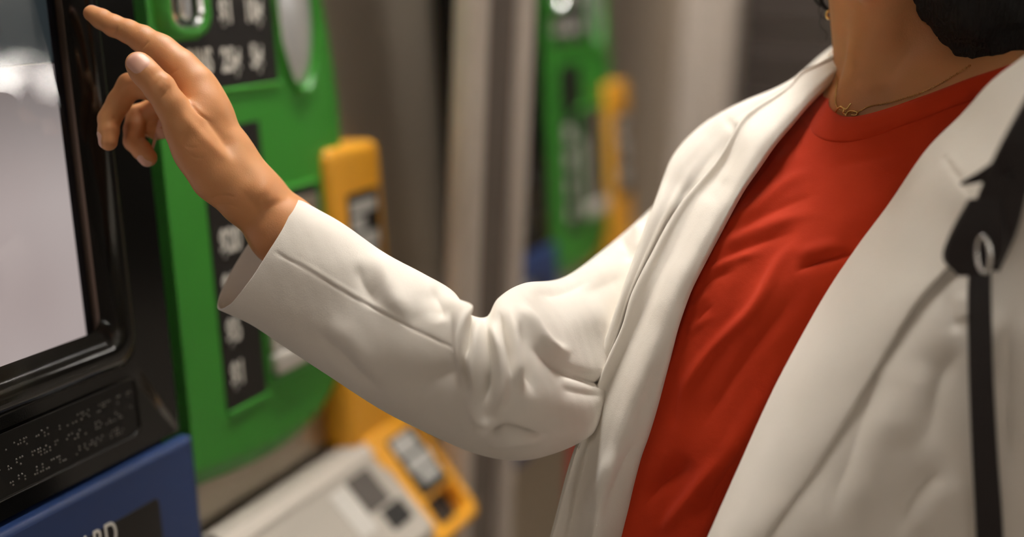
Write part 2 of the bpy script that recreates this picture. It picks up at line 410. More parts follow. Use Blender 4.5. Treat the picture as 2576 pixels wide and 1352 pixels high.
    for u0, u1, v0, v1 in ((1.154, 1.200, -.036, -.015), (1.158, 1.208, -.058, -.040), (1.165, 1.206, -.072, -.061)):
        tr('label_print', rrect(u0, u1, v0, v1, .003), .0076, .0082, 'print_grey', tl, .0002)
    tr('chute_well', rrect(1.150, 1.218, -S+.002, -.084, .004), -.02, -.012, 'dark_slot', ty)
    # pale ledge below the green panel, its top-edge highlight painted as a paler strip
    MBl = [(-.431, -.01), (-.428, .004), (-.432, .012), (-.515, .082), (-.535, .082), (-.56, -.02)]
    V = []; Fc = []; n = len(MBl)
    for u in (.868, 1.128): V += [(u, -w, v) for v, w in MBl]
    for i in range(n): Fc.append((i, (i+1) % n, n+(i+1) % n, n+i))
    Fc += [tuple(range(n)), tuple(range(n, 2*n))]
    lg = mkobj('ledge', V, Fc, 'cream', root, smooth=False, local=True); recalc(lg)
    e0, e1 = A((-.432, .012)), A((-.515, .082)); dv2 = (e1-e0)/np.linalg.norm(e1-e0); n2 = A((-dv2[1], dv2[0])); n2 = -n2 if n2[1] < 0 else n2
    for nm, pts, m, w in (('ledge_highlight', rrect(.869, 1.127, -.0125, .001, .002), 'edge_highlight', .0022), ('ledge_label', rrect(1.055, 1.098, -.060, -.020, .003), 'ledge_print', .0012), ('ledge_card', rrect(1.02, 1.052, -.075, -.022, .003), 'steel_light', .001),
                          ('ledge_slot', rrect(1.07, 1.11, -.088, -.064, .003), 'dark_slot', .001)):
        o = plate(nm, pts, 0, w, m, lg, .0003)
        for vt in o.data.vertices:
            u, mw, s = vt.co; q = e0+dv2*(-s)+n2*(-mw); vt.co = (u, -q[1], q[0])
    tag(root)
m1 = machine_root(); build_machine(m1)
tag(m1, 'ticket machine being touched by the outstretched hand', 'ticket machine', 'ticket machines in a row')
def copy_tree(o, parent=None):
    c = o.copy(); COL.objects.link(c)
    if parent is not None: c.parent = parent
    for ch in o.children: copy_tree(ch, c)
    return c
m2 = copy_tree(m1); m2.location.x += .86
tag(m2, 'blurred ticket machine standing behind the steel pillar', 'ticket machine')

# steel pillar between the machines: two pipes and a dark plate added to keep the gap dark
pl = empty('pillar', (1.323, .56, 0)); tag(pl, 'twin-pipe steel pillar between the two ticket machines', None, kind='structure')
for x0, r in ((-.067, .0185), (.067, .0165)):
    n = 24; V = [(x0+r*math.cos(2*math.pi*k/n), r*math.sin(2*math.pi*k/n), z) for z in (0, CEIL) for k in range(n)]
    mkobj('pipe', V, [(k, (k+1) % n, n+(k+1) % n, n+k) for k in range(n)], 'steel_pillar', pl, local=True)
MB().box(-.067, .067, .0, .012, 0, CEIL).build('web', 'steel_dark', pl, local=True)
fy = lambda z: ML[1]+(z-ML[2])*math.tan(ALPHA)+.0205
t3 = mkobj('trim_3', [(x, y, z) for x in (1.238, 1.417) for y, z in ((fy(0), 0), (fy(2.2), 2.2), (.99, 2.2), (.99, 0))],
           [(0, 1, 2, 3), (4, 7, 6, 5), (0, 4, 5, 1), (1, 5, 6, 2), (2, 6, 7, 3), (3, 7, 4, 0)], 'steel', smooth=False); recalc(t3); struct(t3)
# cladding right of the far machine, jamb and shutter
cl = MB().box(2.10, 2.70, .70, .99, 0, 2.3).build('trim_1', 'steel'); struct(cl)
jb = MB().box(2.60, 2.74, .60, .80, 0, CEIL).build('trim_2', 'steel_pillar', bevel=.03); struct(jb)
sh = empty('roller_shutter', (2.74, .2, 1.14)); tag(sh, 'dark slatted roller shutter on the end wall behind the shoulder', 'shutter')
for k in range(14):
    MB().box(-.022, 0, -.6, .40, k*.09+.003, k*.09+.088).build('slat', 'wall_dark', sh, .006, local=True)
MB().box(-.03, 0, -.6, .40, -.03, 0).build('bottom_rail', 'wall_dark', sh, .004, local=True)
rp = MB().box(-.03, .05, -.006, 0, -.08, .08).build('notice_plate', 'red_plate', bevel=.002)
rr_ = RM @ np.array([(1448-CX)/F, (1130-CY)/F, 1.]); rp.location = CAM+rr_*1.75
tag(rp, 'small red plate low in front of the far ticket machine', 'sign')

# ------------------------------------------------------------------ soft-surface tools
def cr_axis(C, n, closed=False):
    """Catmull-Rom along axis 0 of C (k, ..., 3) -> n samples"""
    C = np.asarray(C, float); k = C.shape[0]
    s = np.linspace(0, k if closed else k-1, n, endpoint=not closed)
    i = np.floor(s).astype(int); i = i if closed else np.minimum(i, k-2); t = s-i
    if closed: g = lambda j: C[np.mod(j, k)]
    else:
        Cp = np.concatenate([2*C[:1]-C[1:2], C, 2*C[-1:]-C[-2:-1]]); g = lambda j: Cp[np.clip(j+1, 0, k+1)]
    t = t.reshape(-1, *([1]*(C.ndim-1)))
    p0, p1, p2, p3 = g(i-1), g(i), g(i+1), g(i+2)
    return .5*((2*p1)+(-p0+p2)*t+(2*p0-5*p1+4*p2-p3)*t*t+(-p0+3*p1-3*p2+p3)*t**3)
def cr_surf(rows, nr, nc, closed=False):
    C = np.array([[C3(*p) for p in r] for r in rows])
    A_ = cr_axis(C, nr); return np.swapaxes(cr_axis(np.swapaxes(A_, 0, 1), nc, closed), 0, 1)
def grid_normals(G, closed=False):
    if closed: du = np.roll(G, -1, 1)-np.roll(G, 1, 1)
    else: du = np.gradient(G, axis=1)
    dv = np.gradient(G, axis=0); n = np.cross(du, dv)
    return n/np.maximum(np.linalg.norm(n, axis=-1, keepdims=True), 1e-12)
def stroke_field(px, strokes):
    """px (N, 2); strokes [(points, width px, height m)] or with a 4th value: one-sided sharpness. Returns heights (N,)"""
    H = np.zeros(len(px))
    for st in strokes:
        pts, w, h = np.array(st[0], float), st[1], st[2]
        n = max(8, int(np.sum(np.linalg.norm(np.diff(pts, axis=0), axis=1))/max(w*.6, 3)))
        P = cr_axis(pts, n) if len(pts) > 2 else cr_axis(pts, n)
        lo, hi = P.min(0)-3*w, P.max(0)+3*w
        idx = np.where(np.all((px > lo) & (px < hi), axis=1))[0]
        if not len(idx): continue
        q = px[idx]; a, b = P[:-1], P[1:]; ab = b-a; L2 = np.sum(ab*ab, 1)
        best = np.full(len(q), 1e9); bs = np.zeros(len(q))
        for k in range(len(a)):
            t = np.clip(((q-a[k]) @ ab[k])/max(L2[k], 1e-9), 0, 1)
            d = np.sum((q-a[k]-t[:, None]*ab[k])**2, 1)
            m = d < best; best[m] = d[m]; bs[m] = (k+t[m])/len(a)
        tap = np.clip(np.minimum(bs, 1-bs)/.34, 0, 1); tap = tap*tap*(3-2*tap)
        if len(st) > 3: tap = np.clip(np.minimum(bs, 1-bs)/st[3], 0, 1) if st[3] > 0 else np.ones_like(bs)
        dd = np.sqrt(best); e_ = .35*w
        H[idx] += h*tap*(np.exp(-best/(w*w)) if h > 0 else np.exp(-(np.sqrt(best+e_*e_)-e_)*1.5/w))
    return H
def lens_px(c): return np.stack([CX+F*c[..., 0]/c[..., 2], CY+F*c[..., 1]/c[..., 2]], -1)
def sculpt(G, strokes, closed=False, extra=None, ws=1.25, hs=.75):
    strokes = [(s_[0], s_[1]*ws, s_[2]*hs)+tuple(s_[3:]) if s_[1] > 4 else s_ for s_ in strokes]
    N = grid_normals(G, closed); view = G/np.linalg.norm(G, axis=-1, keepdims=True)
    face = -np.sum(N*view, -1)
    if np.mean(face[face.shape[0]//4:-face.shape[0]//4] if not closed else face*0+1) < 0: N = -N; face = -face
    H = stroke_field(lens_px(G).reshape(-1, 2), strokes).reshape(G.shape[:2])
    w = np.clip((face+.05)/.35, 0, 1)
    if extra is not None: H = H+extra
    return G+N*(H*w)[..., None]
def outward_closed(G):
    N = grid_normals(G, True); c = G.mean(1, keepdims=True)
    return N if np.mean(np.sum(N*(G-c), -1)) > 0 else -N
def grid_obj(name, G, m, parent, closed=False, thick=0., inward=True):
    nr, nc = G.shape[:2]; V = toworld(G.reshape(-1, 3)); Fc = []
    for i in range(nr-1):
        for j in range(nc if closed else nc-1):
            a, b = i*nc+j, i*nc+(j+1) % nc; Fc.append((a, b, b+nc, a+nc))
    o = mkobj(name, V, Fc, m, parent)
    if thick:
        md = o.modifiers.new('cloth', 'SOLIDIFY'); md.thickness = thick; md.offset = 0 if inward is None else (-1 if inward else 1); md.use_even_offset = False
    return o
def noise3(p, seed=0, octs=3):
    r = np.random.default_rng(seed); out = np.zeros(p.shape[:-1]); amp = 1.
    for o in range(octs):
        for _ in range(4):
            k = r.normal(size=3)*(1.9**o); out += amp*np.sin(p @ k+r.uniform(0, 6.28))/4
        amp *= .55
    return out

# implicit surfaces meshed with surface nets (lens axes, metres)
class SDF:
    def __init__(s, lo, hi, h):
        s.lo = np.array(lo, float); s.h = h; s.n = np.ceil((np.array(hi)-s.lo)/h).astype(int)+1
        s.D = np.full(s.n, .05, np.float32)
        s.ax = [s.lo[i]+h*np.arange(s.n[i]) for i in range(3)]
    def window(s, lo, hi):
        a = np.clip(np.floor((np.array(lo)-s.lo)/s.h).astype(int), 0, s.n); b = np.clip(np.ceil((np.array(hi)-s.lo)/s.h).astype(int)+1, 0, s.n)
        sl = tuple(slice(a[i], b[i]) for i in range(3))
        X = np.stack(np.meshgrid(*[s.ax[i][sl[i]] for i in range(3)], indexing='ij'), -1).astype(np.float32)
        return sl, X
    def put(s, d, sl, k, op='add'):
        a = s.D[sl]
        if op == 'sub': a, d = -a, d
        if k > 0:
            hh = np.clip(.5+.5*(d-a)/k, 0, 1); r = d*(1-hh)+a*hh-k*hh*(1-hh)
        else: r = np.minimum(a, d)
        s.D[sl] = -r if op == 'sub' else r
    def cone(s, a, b, ra, rb, k=.004, op='add'):
        a, b = np.array(a, np.float32), np.array(b, np.float32); m = max(ra, rb)+k+.012
        sl, X = s.window(np.minimum(a, b)-m, np.maximum(a, b)+m)
        if X.size == 0: return
        ab = b-a; t = np.clip(((X-a) @ ab)/max(float(ab @ ab), 1e-12), 0, 1)
        d = np.linalg.norm(X-a-t[..., None]*ab, axis=-1)-(ra+(rb-ra)*t); s.put(d, sl, k, op)
    def ell(s, c, r, k=.01, R=None, op='add'):
        c = np.array(c, np.float32); r = np.array(r, np.float32); m = float(r.max())+k+.012
        sl, X = s.window(c-m, c+m)
        if X.size == 0: return
        q = X-c
        if R is not None: q = q @ np.asarray(R, np.float32)
        k0 = np.linalg.norm(q/r, axis=-1); k1 = np.linalg.norm(q/(r*r), axis=-1)
        s.put(k0*(k0-1)/np.maximum(k1, 1e-6), sl, k, op)
    def mesh(s):
        D = s.D; n = s.n; ins = D < 0
        cnt = np.zeros(n-1, np.uint8)
        for dx in (0, 1):
            for dy in (0, 1):
                for dz in (0, 1): cnt += ins[dx:n[0]-1+dx, dy:n[1]-1+dy, dz:n[2]-1+dz]
        act = (cnt > 0) & (cnt < 8); I = np.argwhere(act); ids = np.full(act.shape, -1, np.int64); ids[act] = np.arange(len(I))
        acc = np.zeros((len(I), 3)); num = np.zeros(len(I))
        cor = np.array([(dx, dy, dz) for dx in (0, 1) for dy in (0, 1) for dz in (0, 1)])
        vals = np.stack([D[tuple((I+c).T)] for c in cor], 1).astype(float)
        for i in range(8):
            for j in range(i+1, 8):
                if np.abs(cor[i]-cor[j]).sum() != 1: continue
                a, b = vals[:, i], vals[:, j]; m = (a < 0) != (b < 0)
                t = np.where(m, a/np.where(m, a-b, 1), 0)
                acc += (cor[i]+(cor[j]-cor[i])*t[:, None])*m[:, None]; num += m
        V = s.lo+s.h*(I+acc/num[:, None]); Fc = []
        for ax in range(3):
            u, v = (ax+1) % 3, (ax+2) % 3
            sl0 = [slice(None)]*3; sl1 = [slice(None)]*3; sl0[ax] = slice(0, -1); sl1[ax] = slice(1, None)
            ch = ins[tuple(sl0)] != ins[tuple(sl1)]; E_ = np.argwhere(ch)
            E_ = E_[(E_[:, u] > 0) & (E_[:, v] > 0) & (E_[:, u] < n[u]-1) & (E_[:, v] < n[v]-1)]
            if not len(E_): continue
            du = np.zeros(3, int); du[u] = 1; dv = np.zeros(3, int); dv[v] = 1
            q = np.stack([ids[tuple((E_-du-dv).T)], ids[tuple((E_-dv).T)], ids[tuple(E_.T)], ids[tuple((E_-du).T)]], 1)
            fl = ins[tuple(E_.T)]; q[~fl] = q[~fl][:, ::-1]; Fc.append(q)
        return V, np.concatenate(Fc)
    def val(s, P):                                   # trilinear lookup
        g = (P-s.lo)/s.h; i = np.clip(np.floor(g).astype(int), 0, s.n-2); f = g-i; r = 0
        for dx in (0, 1):
            for dy in (0, 1):
                for dz in (0, 1):
                    w = (f[..., 0] if dx else 1-f[..., 0])*(f[..., 1] if dy else 1-f[..., 1])*(f[..., 2] if dz else 1-f[..., 2])
                    r = r+w*s.D[i[..., 0]+dx, i[..., 1]+dy, i[..., 2]+dz]
        return r
    def grad(s, P, e=.0012):
        g = np.stack([s.val(P+e*np.eye(3)[i])-s.val(P-e*np.eye(3)[i]) for i in range(3)], -1)
        return g/np.maximum(np.linalg.norm(g, axis=-1, keepdims=True), 1e-9)
def relax(V, Fc, it=2, lam=.5):
    E_ = np.concatenate([Fc[:, [i, (i+1) % 4]] for i in range(4)]); E_ = np.concatenate([E_, E_[:, ::-1]])
    deg = np.bincount(E_[:, 0], minlength=len(V))[:, None]
    for _ in range(it):
        S = np.stack([np.bincount(E_[:, 0], weights=V[E_[:, 1], c], minlength=len(V)) for c in range(3)], 1)
        V = V+lam*(S/np.maximum(deg, 1)-V)
    return V

# ------------------------------------------------------------------ the person
BASE = PW(2150, 1352, 1.02); BASE[2] = 0
person = empty('person', tuple(BASE)); tag(person, 'person in white blazer and red shirt reaching out to the ticket machine', 'person')

# --- hand and forearm
def pt(x, y, t): return C3(x, y, t)
lo = C3(150, -30, .86); lo = np.array([-.33, -.205, .845]); hi = np.array([-.02, .095, 1.01])
H = SDF(lo, hi, .00095)
def chain(pts, k=.003):                              # pts (x, y, t, r mm)
    for a, b in zip(pts[:-1], pts[1:]): H.cone(pt(*a[:3]), pt(*b[:3]), a[3]/1000, b[3]/1000, k)
# forearm, wrist
chain([(1000, 790, .905, 26), (820, 665, .912, 23), (712, 580, .914, 22.5), (640, 500, .912, 19.5), (600, 452, .913, 18.5)], .006)
chain([(1000, 790, .915, 26), (820, 665, .925, 23), (712, 578, .932, 22), (642, 500, .938, 19), (605, 450, .94, 18)], .012)
# metacarpals
chain([(640, 488, .912, 18), (578, 385, .913, 14.5), (530, 290, .914, 13.6), (505, 245, .9145, 13.5), (482, 210, .915, 13.2)], .010)
chain([(632, 490, .932, 18), (560, 385, .934, 14), (508, 295, .936, 13), (468, 228, .937, 12.5)], .012)
chain([(625, 495, .945, 17), (545, 400, .951, 13), (492, 315, .956, 12), (452, 255, .959, 11.5)], .012)
chain([(618, 505, .955, 15), (530, 420, .965, 12), (478, 345, .974, 11), (438, 290, .979, 10)], .012)
# thumb: ball, metacarpal, phalanges
chain([(610, 492, .905, 17.5), (548, 440, .904, 17), (500, 378, .899, 15.5), (463, 325, .893, 13.6)], .010)
chain([(463, 325, .891, 12.6), (431, 266, .886, 10.6), (402, 222, .884, 10.5)], .003)
chain([(402, 222, .884, 10.2), (372, 190, .883, 9.3), (345, 160, .883, 7.7)], .003)
H.ell(pt(356, 172, .8838), (.0085, .0095, .0075), .004)
# index
chain([(486, 214, .915, 13.2), (450, 170, .916, 11.8), (405, 130, .917, 10.3), (358, 98, .918, 9.3)], .008)
chain([(358, 98, .918, 9.2), (322, 79, .920, 7.9), (286, 65, .921, 7.5)], .003)
chain([(286, 65, .921, 7.4), (255, 48, .923, 6.9), (230, 34, .924, 5.7)], .003)
# middle
chain([(468, 228, .937, 11.5), (400, 216, .938, 9.8), (327, 216, .936, 9.2)], .008)
chain([(327, 216, .936, 9.0), (300, 256, .934, 8.4), (275, 299, .932, 8.2)], .002)
chain([(275, 299, .932, 7.8), (273, 330, .929, 7.4), (273, 357, .927, 6.4)], .0015)
# ring
chain([(452, 255, .959, 10.5), (400, 275, .958, 8.8), (348, 291, .955, 8.2)], .006)
chain([(345, 290, .955, 8.0), (338, 325, .949, 7.6), (337, 356, .945, 7.6)], .0015)
chain([(337, 356, .945, 7.4), (357, 378, .940, 7.2), (373, 397, .937, 6.4)], .0015)
# little finger
chain([(438, 290, .979, 9), (405, 312, .976, 7.4), (380, 322, .972, 7)], .005)
chain([(380, 322, .972, 6.8), (392, 328, .955, 6.6), (408, 330, .948, 5.8)], .002)
# web between thumb and index, hollow beside the thumb tendon
H.ell(pt(508, 318, .905), (.015, .022, .012), .012)
HV, HF = H.mesh(); HV = relax(HV, HF, 2, .5)
def mesh_normals(V, Fc):
    n = np.cross(V[Fc[:, 2]]-V[Fc[:, 0]], V[Fc[:, 3]]-V[Fc[:, 1]]); N = np.zeros_like(V)
    for i in range(4):
        for c in range(3): N[:, c] += np.bincount(Fc[:, i], weights=n[:, c], minlength=len(V))
    return N/np.maximum(np.linalg.norm(N, axis=1, keepdims=True), 1e-12)
def hand_detail(V, Fc):
    N = mesh_normals(V, Fc); vw = V/np.linalg.norm(V, axis=1, keepdims=True); face = np.clip(-np.sum(N*vw, 1)/.3, 0, 1)
    st = []
    # thumb knuckle wrinkles
    for k in range(5):
        o = k*8-16; st.append(([(412+o*.7+6, 216+o*.75-14), (408+o*.7, 218+o*.75), (396+o*.7-6, 232+o*.75+6)], 3.4, -.0008, .3))
    st += [([(420, 205), (412, 216), (404, 232)], 12, .0006)]
    # thumb tendon, hollow and web crease
    st += [([(440, 262), (480, 315), (540, 372), (600, 425)], 13, .0010), ([(510, 290), (535, 315), (562, 352), (592, 402)], 15, -.0022),
           ([(462, 232), (485, 264), (506, 288), (540, 310)], 3.6, -.0017), ([(566, 300), (590, 350), (620, 405), (650, 450)], 16, .0009)]
    # wrist creases and wrist bone
    st += [([(520, 505), (560, 490), (600, 500)], 3.2, -.0006), ([(528, 518), (575, 515), (610, 530)], 3, -.0004), ([(640, 470), (675, 492), (690, 520)], 26, .0016),
           ([(600, 470), (640, 520), (668, 575)], 20, -.0012)]
    # index and curled finger joint creases
    st += [([(352, 128), (366, 112), (376, 100)], 3, -.0007), ([(340, 118), (350, 106)], 3, -.0004), ([(280, 90), (291, 76), (295, 62)], 3, -.0005),
           ([(425, 190), (450, 172)], 3, -.0005), 
           ([(296, 300), (280, 296)], 3, -.0007), ([(362, 346), (345, 346)], 2.6, -.0006), ([(345, 272), (358, 290), (364, 306)], 3, -.0009), ([(332, 268), (338, 252)], 3, -.0006),
           ([(455, 362), (480, 372), (505, 370)], 3, -.0003), ([(470, 385), (495, 398), (520, 394)], 3, -.0003)]
    px = lens_px(V); Hh = stroke_field(px, st)*face
    return V+N*Hh[:, None]
HV = hand_detail(HV, HF)
# --- trunk, neck and head (coarser grid, same skin)
B = SDF((.05, -.42, .80), (.52, .36, 1.22), .0042)
B.cone(pt(2335, 430, .99), pt(2266, -90, .935), .058, .0525, .02)
B.cone(pt(2290, 60, .985), pt(2330, 480, 1.04), .046, .075, .03)
B.cone(pt(2320, 260, 1.01), pt(1920, 540, 1.09), .036, .040, .03)
B.cone(pt(2340, 230, .99), pt(2640, 420, .94), .036, .040, .03)
B.cone(pt(2165, 345, .962), pt(2560, 245, .893), .040, .044, .03)
B.cone(pt(2175, 318, .935), pt(2150, 420, .96), .016, .02, .02)
B.ell(pt(2110, 860, 1.03), (.12, .15, .09), .04)
B.ell(pt(2360, 720, 1.0), (.11, .11, .09), .04)
# throat cords and the hollow at their foot
B.cone(pt(2228, -40, .899), pt(2150, 250, .922), .014, .011, .022)
B.ell(pt(2150, 262, .898), (.010, .012, .010), .012, op='sub')
HU = nz(AZ+np.array([-.12, 0, -.04])); HFW = nz(np.array([-.60, .10, -.80])); HFW = nz(HFW-HU*(HFW @ HU)); HR = nz(np.cross(HFW, HU))
HRM = np.stack([HR, HU, HFW], 1); HC0 = pt(2262, -60, .935)+HU*.105+HFW*.012
def hp(r, u, f): return HC0+HR*r+HU*u+HFW*f
B.ell(hp(0, .045, -.012), (.073, .082, .092), .01, HRM)
B.ell(hp(0, -.02, .035), (.058, .085, .052), .02, HRM)
B.cone(hp(-.042, -.045, .012), hp(0, -.088, .062), .02, .016, .02); B.cone(hp(.042, -.045, .012), hp(0, -.088, .062), .02, .016, .02)
B.cone(hp(0, .028, .084), hp(0, -.016, .103), .007, .011, .008)
B.cone(hp(-.016, -.052, .086), hp(.016, -.052, .086), .007, .007, .006); B.cone(hp(-.012, -.062, .085), hp(.012, -.062, .085), .007, .007, .004)
for sx in (-1, 1):
    B.ell(hp(sx*.031, .022, .092), (.017, .011, .012), .006, HRM, 'sub')
    B.ell(hp(sx*.076, -.002, -.012), (.007, .030, .017), .006, HRM)
    B.ell(hp(sx*.034, -.015, .066), (.02, .022, .018), .02, HRM)
BV, BF = B.mesh(); BV = relax(BV, BF, 3, .5)
nH = len(HV)
body = mkobj('body', toworld(np.concatenate([HV, BV])), np.concatenate([HF, BF+nH]), 'skin', person)
for sx in (-1, 1):
    e = SDF(hp(sx*.031, .022, .078)-.014, hp(sx*.031, .022, .078)+.014, .0018); e.ell(hp(sx*.031, .022, .078), (.0105, .0105, .0105), 0)
    v, f = e.mesh(); mkobj('eyeball', toworld(v), f, 'eye_white', body)

# --- nails: curved shells laid on the finger tips
def nail(c, axis, nrm, L, Wd):
    c = np.array(c); n = nz(nrm); a = nz(np.array(axis)-n*(np.array(axis) @ n)); b = np.cross(n, a)
    nr, nc = 15, 13; G = np.zeros((nr, nc, 3))
    for i in range(nr):
        for j in range(nc):
            s, t = 2*i/(nr-1)-1, 2*j/(nc-1)-1
            wd = Wd/2*(1-abs(s)**4*.55) if s < 0 else Wd/2*(1-abs(s)**5*.45)
            q = c+a*(s*L/2)+b*(t*wd)+n*.012
            q0 = q
            for _ in range(60):
                d = float(H.val(q))
                if d < .0001 or (q0-q) @ n > .022: break
                q = q-n*max(d*.6, .0001)
            edge = 1-max(abs(s), abs(t))**6
            G[i, j] = q+n*(.00045*edge+.00005)
    return grid_obj('fingernail', G, 'nail', body)
nail(pt(346, 158, .876), (-64, -58, 0), (-.12, -.12, -.98), .0145, .0135)
nail(pt(251, 352, .926), (-4, 50, 0), (-.93, -.05, -.35), .011, .010)
nail(pt(363, 406, .935), (34, 40, 0), (-.62, .62, -.48), .0105, .0095)
nail(pt(238, 26, .926), (-56, -34, 0), (.30, -.80, .52), .010, .008)
nail(pt(404, 338, .944), (25, 10, 0), (-.1, .9, -.4), .008, .007)

# --- sleeve of the outstretched arm
# upper-edge px, lower-edge px, depth of the axis, half thickness (m), shift of the near side (px)
ST = [((735, 495), (552, 778), .920, .034, (24, 14)), ((790, 525), (632, 815), .916, .036, (14, 8)), ((862, 566), (712, 868), .910, .038, (8, 4)), ((965, 638), (822, 940), .900, .040, (4, 2)),
      ((1062, 690), (958, 1028), .888, .043, (0, 0)), ((1138, 735), (1085, 1092), .876, .046, (0, 0)), ((1175, 790), (1200, 1140), .866, .048, (0, 0)), ((1225, 800), (1300, 1157), .862, .050, (0, 0)),
      ((1256, 752), (1385, 1142), .872, .052, (0, 0)), ((1318, 716), (1470, 1104), .900, .054, (0, 0)), ((1420, 700), (1545, 1045), .952, .055, (0, 0)), ((1530, 622), (1625, 965), 1.002, .056, (0, 0)),
      ((1645, 522), (1715, 850), 1.04, .057, (0, 0)), ((1745, 420), (1800, 720), 1.075, .056, (0, 0)), ((1830, 380), (1880, 640), 1.085, .05, (0, 0))]
def sleeve_grid(ST, nr, nc, power=2.3):
    rings = []
    for up_, lo_, t, h, sh_ in ST:
        up_, lo_ = np.array(up_, float), np.array(lo_, float); mid = (up_+lo_)/2; a = (up_-lo_)/2; row = []
        for k in range(32):
            th = 2*math.pi*k/32; c, s = math.cos(th), math.sin(th)
            c, s = math.copysign(abs(c)**(2/power), c), math.copysign(abs(s)**(2/power), s)
            px_ = mid+a*c+np.array(sh_)*s*1.0; row.append(C3(px_[0], px_[1], t-h*s))
        rings.append(row)
    A_ = cr_axis(np.array(rings), nr); return np.swapaxes(cr_axis(np.swapaxes(A_, 0, 1), nc, True), 0, 1)
G = sleeve_grid(ST, 420, 300)
SL = [  # seam
  ([(692, 634), (720, 650), (770, 676), (830, 713), (905, 757), (985, 800), (1058, 837), (1150, 880)], 3.0, -.0011, .05),
  ([(700, 632), (770, 668), (830, 705), (905, 749), (985, 792), (1058, 829)], 6, .0005),
  # forearm waves
  ([(930, 625), (965, 690), (1000, 760), (1055, 800)], 26, .0042), ([(900, 655), (915, 720), (960, 775)], 22, -.0030),
  ([(1085, 715), (1105, 760), (1120, 815)], 24, -.0048), ([(1130, 735), (1160, 800), (1172, 900), (1180, 960)], 15, .0055),
  ([(790, 820), (850, 885), (915, 955), (985, 1015)], 22, -.0040), ([(820, 800), (890, 875), (970, 950)], 30, .0025),
  ([(1010, 1000), (1080, 955), (1150, 930), (1180, 900)], 26, -.0026),
  # crook of the elbow: pleats fanning from the inner bend
  ([(1148, 750), (1163, 830), (1166, 920), (1172, 985)], 12, .0058), ([(1188, 800), (1180, 860), (1174, 930), (1184, 1000)], 9, -.0055),
  ([(1203, 792), (1200, 860), (1196, 940), (1206, 1020)], 11, .0060), ([(1222, 812), (1228, 880), (1226, 960), (1214, 1030)], 8, -.0072),
  ([(1236, 800), (1252, 860), (1262, 930), (1262, 1000), (1244, 1058)], 11, .0072), ([(1255, 780), (1268, 830), (1280, 890), (1282, 950)], 7.5, -.0085),
  ([(1272, 762), (1290, 840), (1300, 920), (1310, 990)], 13, .0058), ([(1294, 800), (1312, 860), (1322, 930), (1345, 1005)], 12, -.0056),
  ([(1285, 770), (1325, 800), (1358, 852), (1392, 880), (1445, 888)], 14, .0062),
  ([(1318, 860), (1375, 905), (1420, 932), (1470, 952), (1540, 968), (1600, 970)], 12, -.0064), ([(1400, 972), (1460, 990), (1540, 996)], 18, -.0018),
  ([(1195, 1055), (1212, 1078), (1238, 1089), (1275, 1077), (1345, 1090), (1385, 1086)], 7.5, -.0075), ([(1190, 960), (1200, 1040), (1225, 1065), (1250, 1050)], 12, .0048),
  ([(1215, 1105), (1260, 1112), (1320, 1104), (1380, 1105)], 12, .0038),
  # upper arm
  ([(1330, 735), (1420, 735), (1500, 690)], 22, -.0030), ([(1555, 585), (1575, 620), (1590, 665)], 18, -.0040), ([(1600, 555), (1610, 600), (1600, 650)], 14, .0035),
  ([(1450, 745), (1520, 720), (1580, 690)], 28, -.0022), ([(1400, 800), (1480, 800), (1540, 790)], 40, .002)]
wav = noise3(G*55, 3, 3)*.0007
G = sculpt(G, SL, True, wav, 1.05, 1.05)
# hem roll at the cuff
blazer_parent = None

# --- blazer body: one sheet round the trunk from right front edge to left front edge
RROW = [  # silhouette, lapel line, right depth(sil), depth(line)
  ((2105, 138), (2108, 160), .985, .975), ((2035, 176), (2040, 205), .988, .972), ((1960, 221), (1970, 262), .992, .968), ((1850, 268), (1868, 330), .998, .960), ((1762, 322), (1806, 412), 1.000, .950),
  ((1695, 397), (1755, 470), .985, .944), ((1650, 512), (1706, 535), .955, .938), ((1598, 655), (1635, 660), .938, .926), ((1566, 745), (1592, 748), .930, .920), ((1540, 822), (1566, 830), .926, .918),
  ((1505, 935), (1520, 940), .922, .915), ((1476, 1060), (1482, 1062), .920, .914), ((1436, 1190), (1442, 1190), .920, .914), ((1390, 1360), (1396, 1360), .922, .918), ((1340, 1520), (1345, 1520), .93, .925), ((1290, 1720), (1300, 1720), .95, .945)]
LROW = [  # lapel outer line (left front), far right
  ((2640, 150), .800, (2660, 140), .85), ((2660, 190), .785, (2720, 170), .86), ((2665, 250), .770, (2790, 220), .86), ((2650, 330), .758, (2880, 290), .85), ((2610, 400), .760, (2960, 380), .83),
  ((2560, 470), .768, (3000, 480), .80), ((2490, 545), .778, (2980, 580), .775), ((2400, 670), .792, (2950, 690), .755), ((2320, 760), .797, (2930, 780), .75), ((2270, 830), .80, (2920, 860), .745),
  ((2190, 950), .805, (2900, 960), .745), ((2120, 1062), .808, (2890, 1070), .745), ((2035, 1200), .812, (2880, 1200), .75), ((1922, 1358), .818, (2870, 1370), .76), ((1830, 1520), .825, (2860, 1530), .77), ((1730, 1720), .835, (2850, 1730), .785)]
rows = []
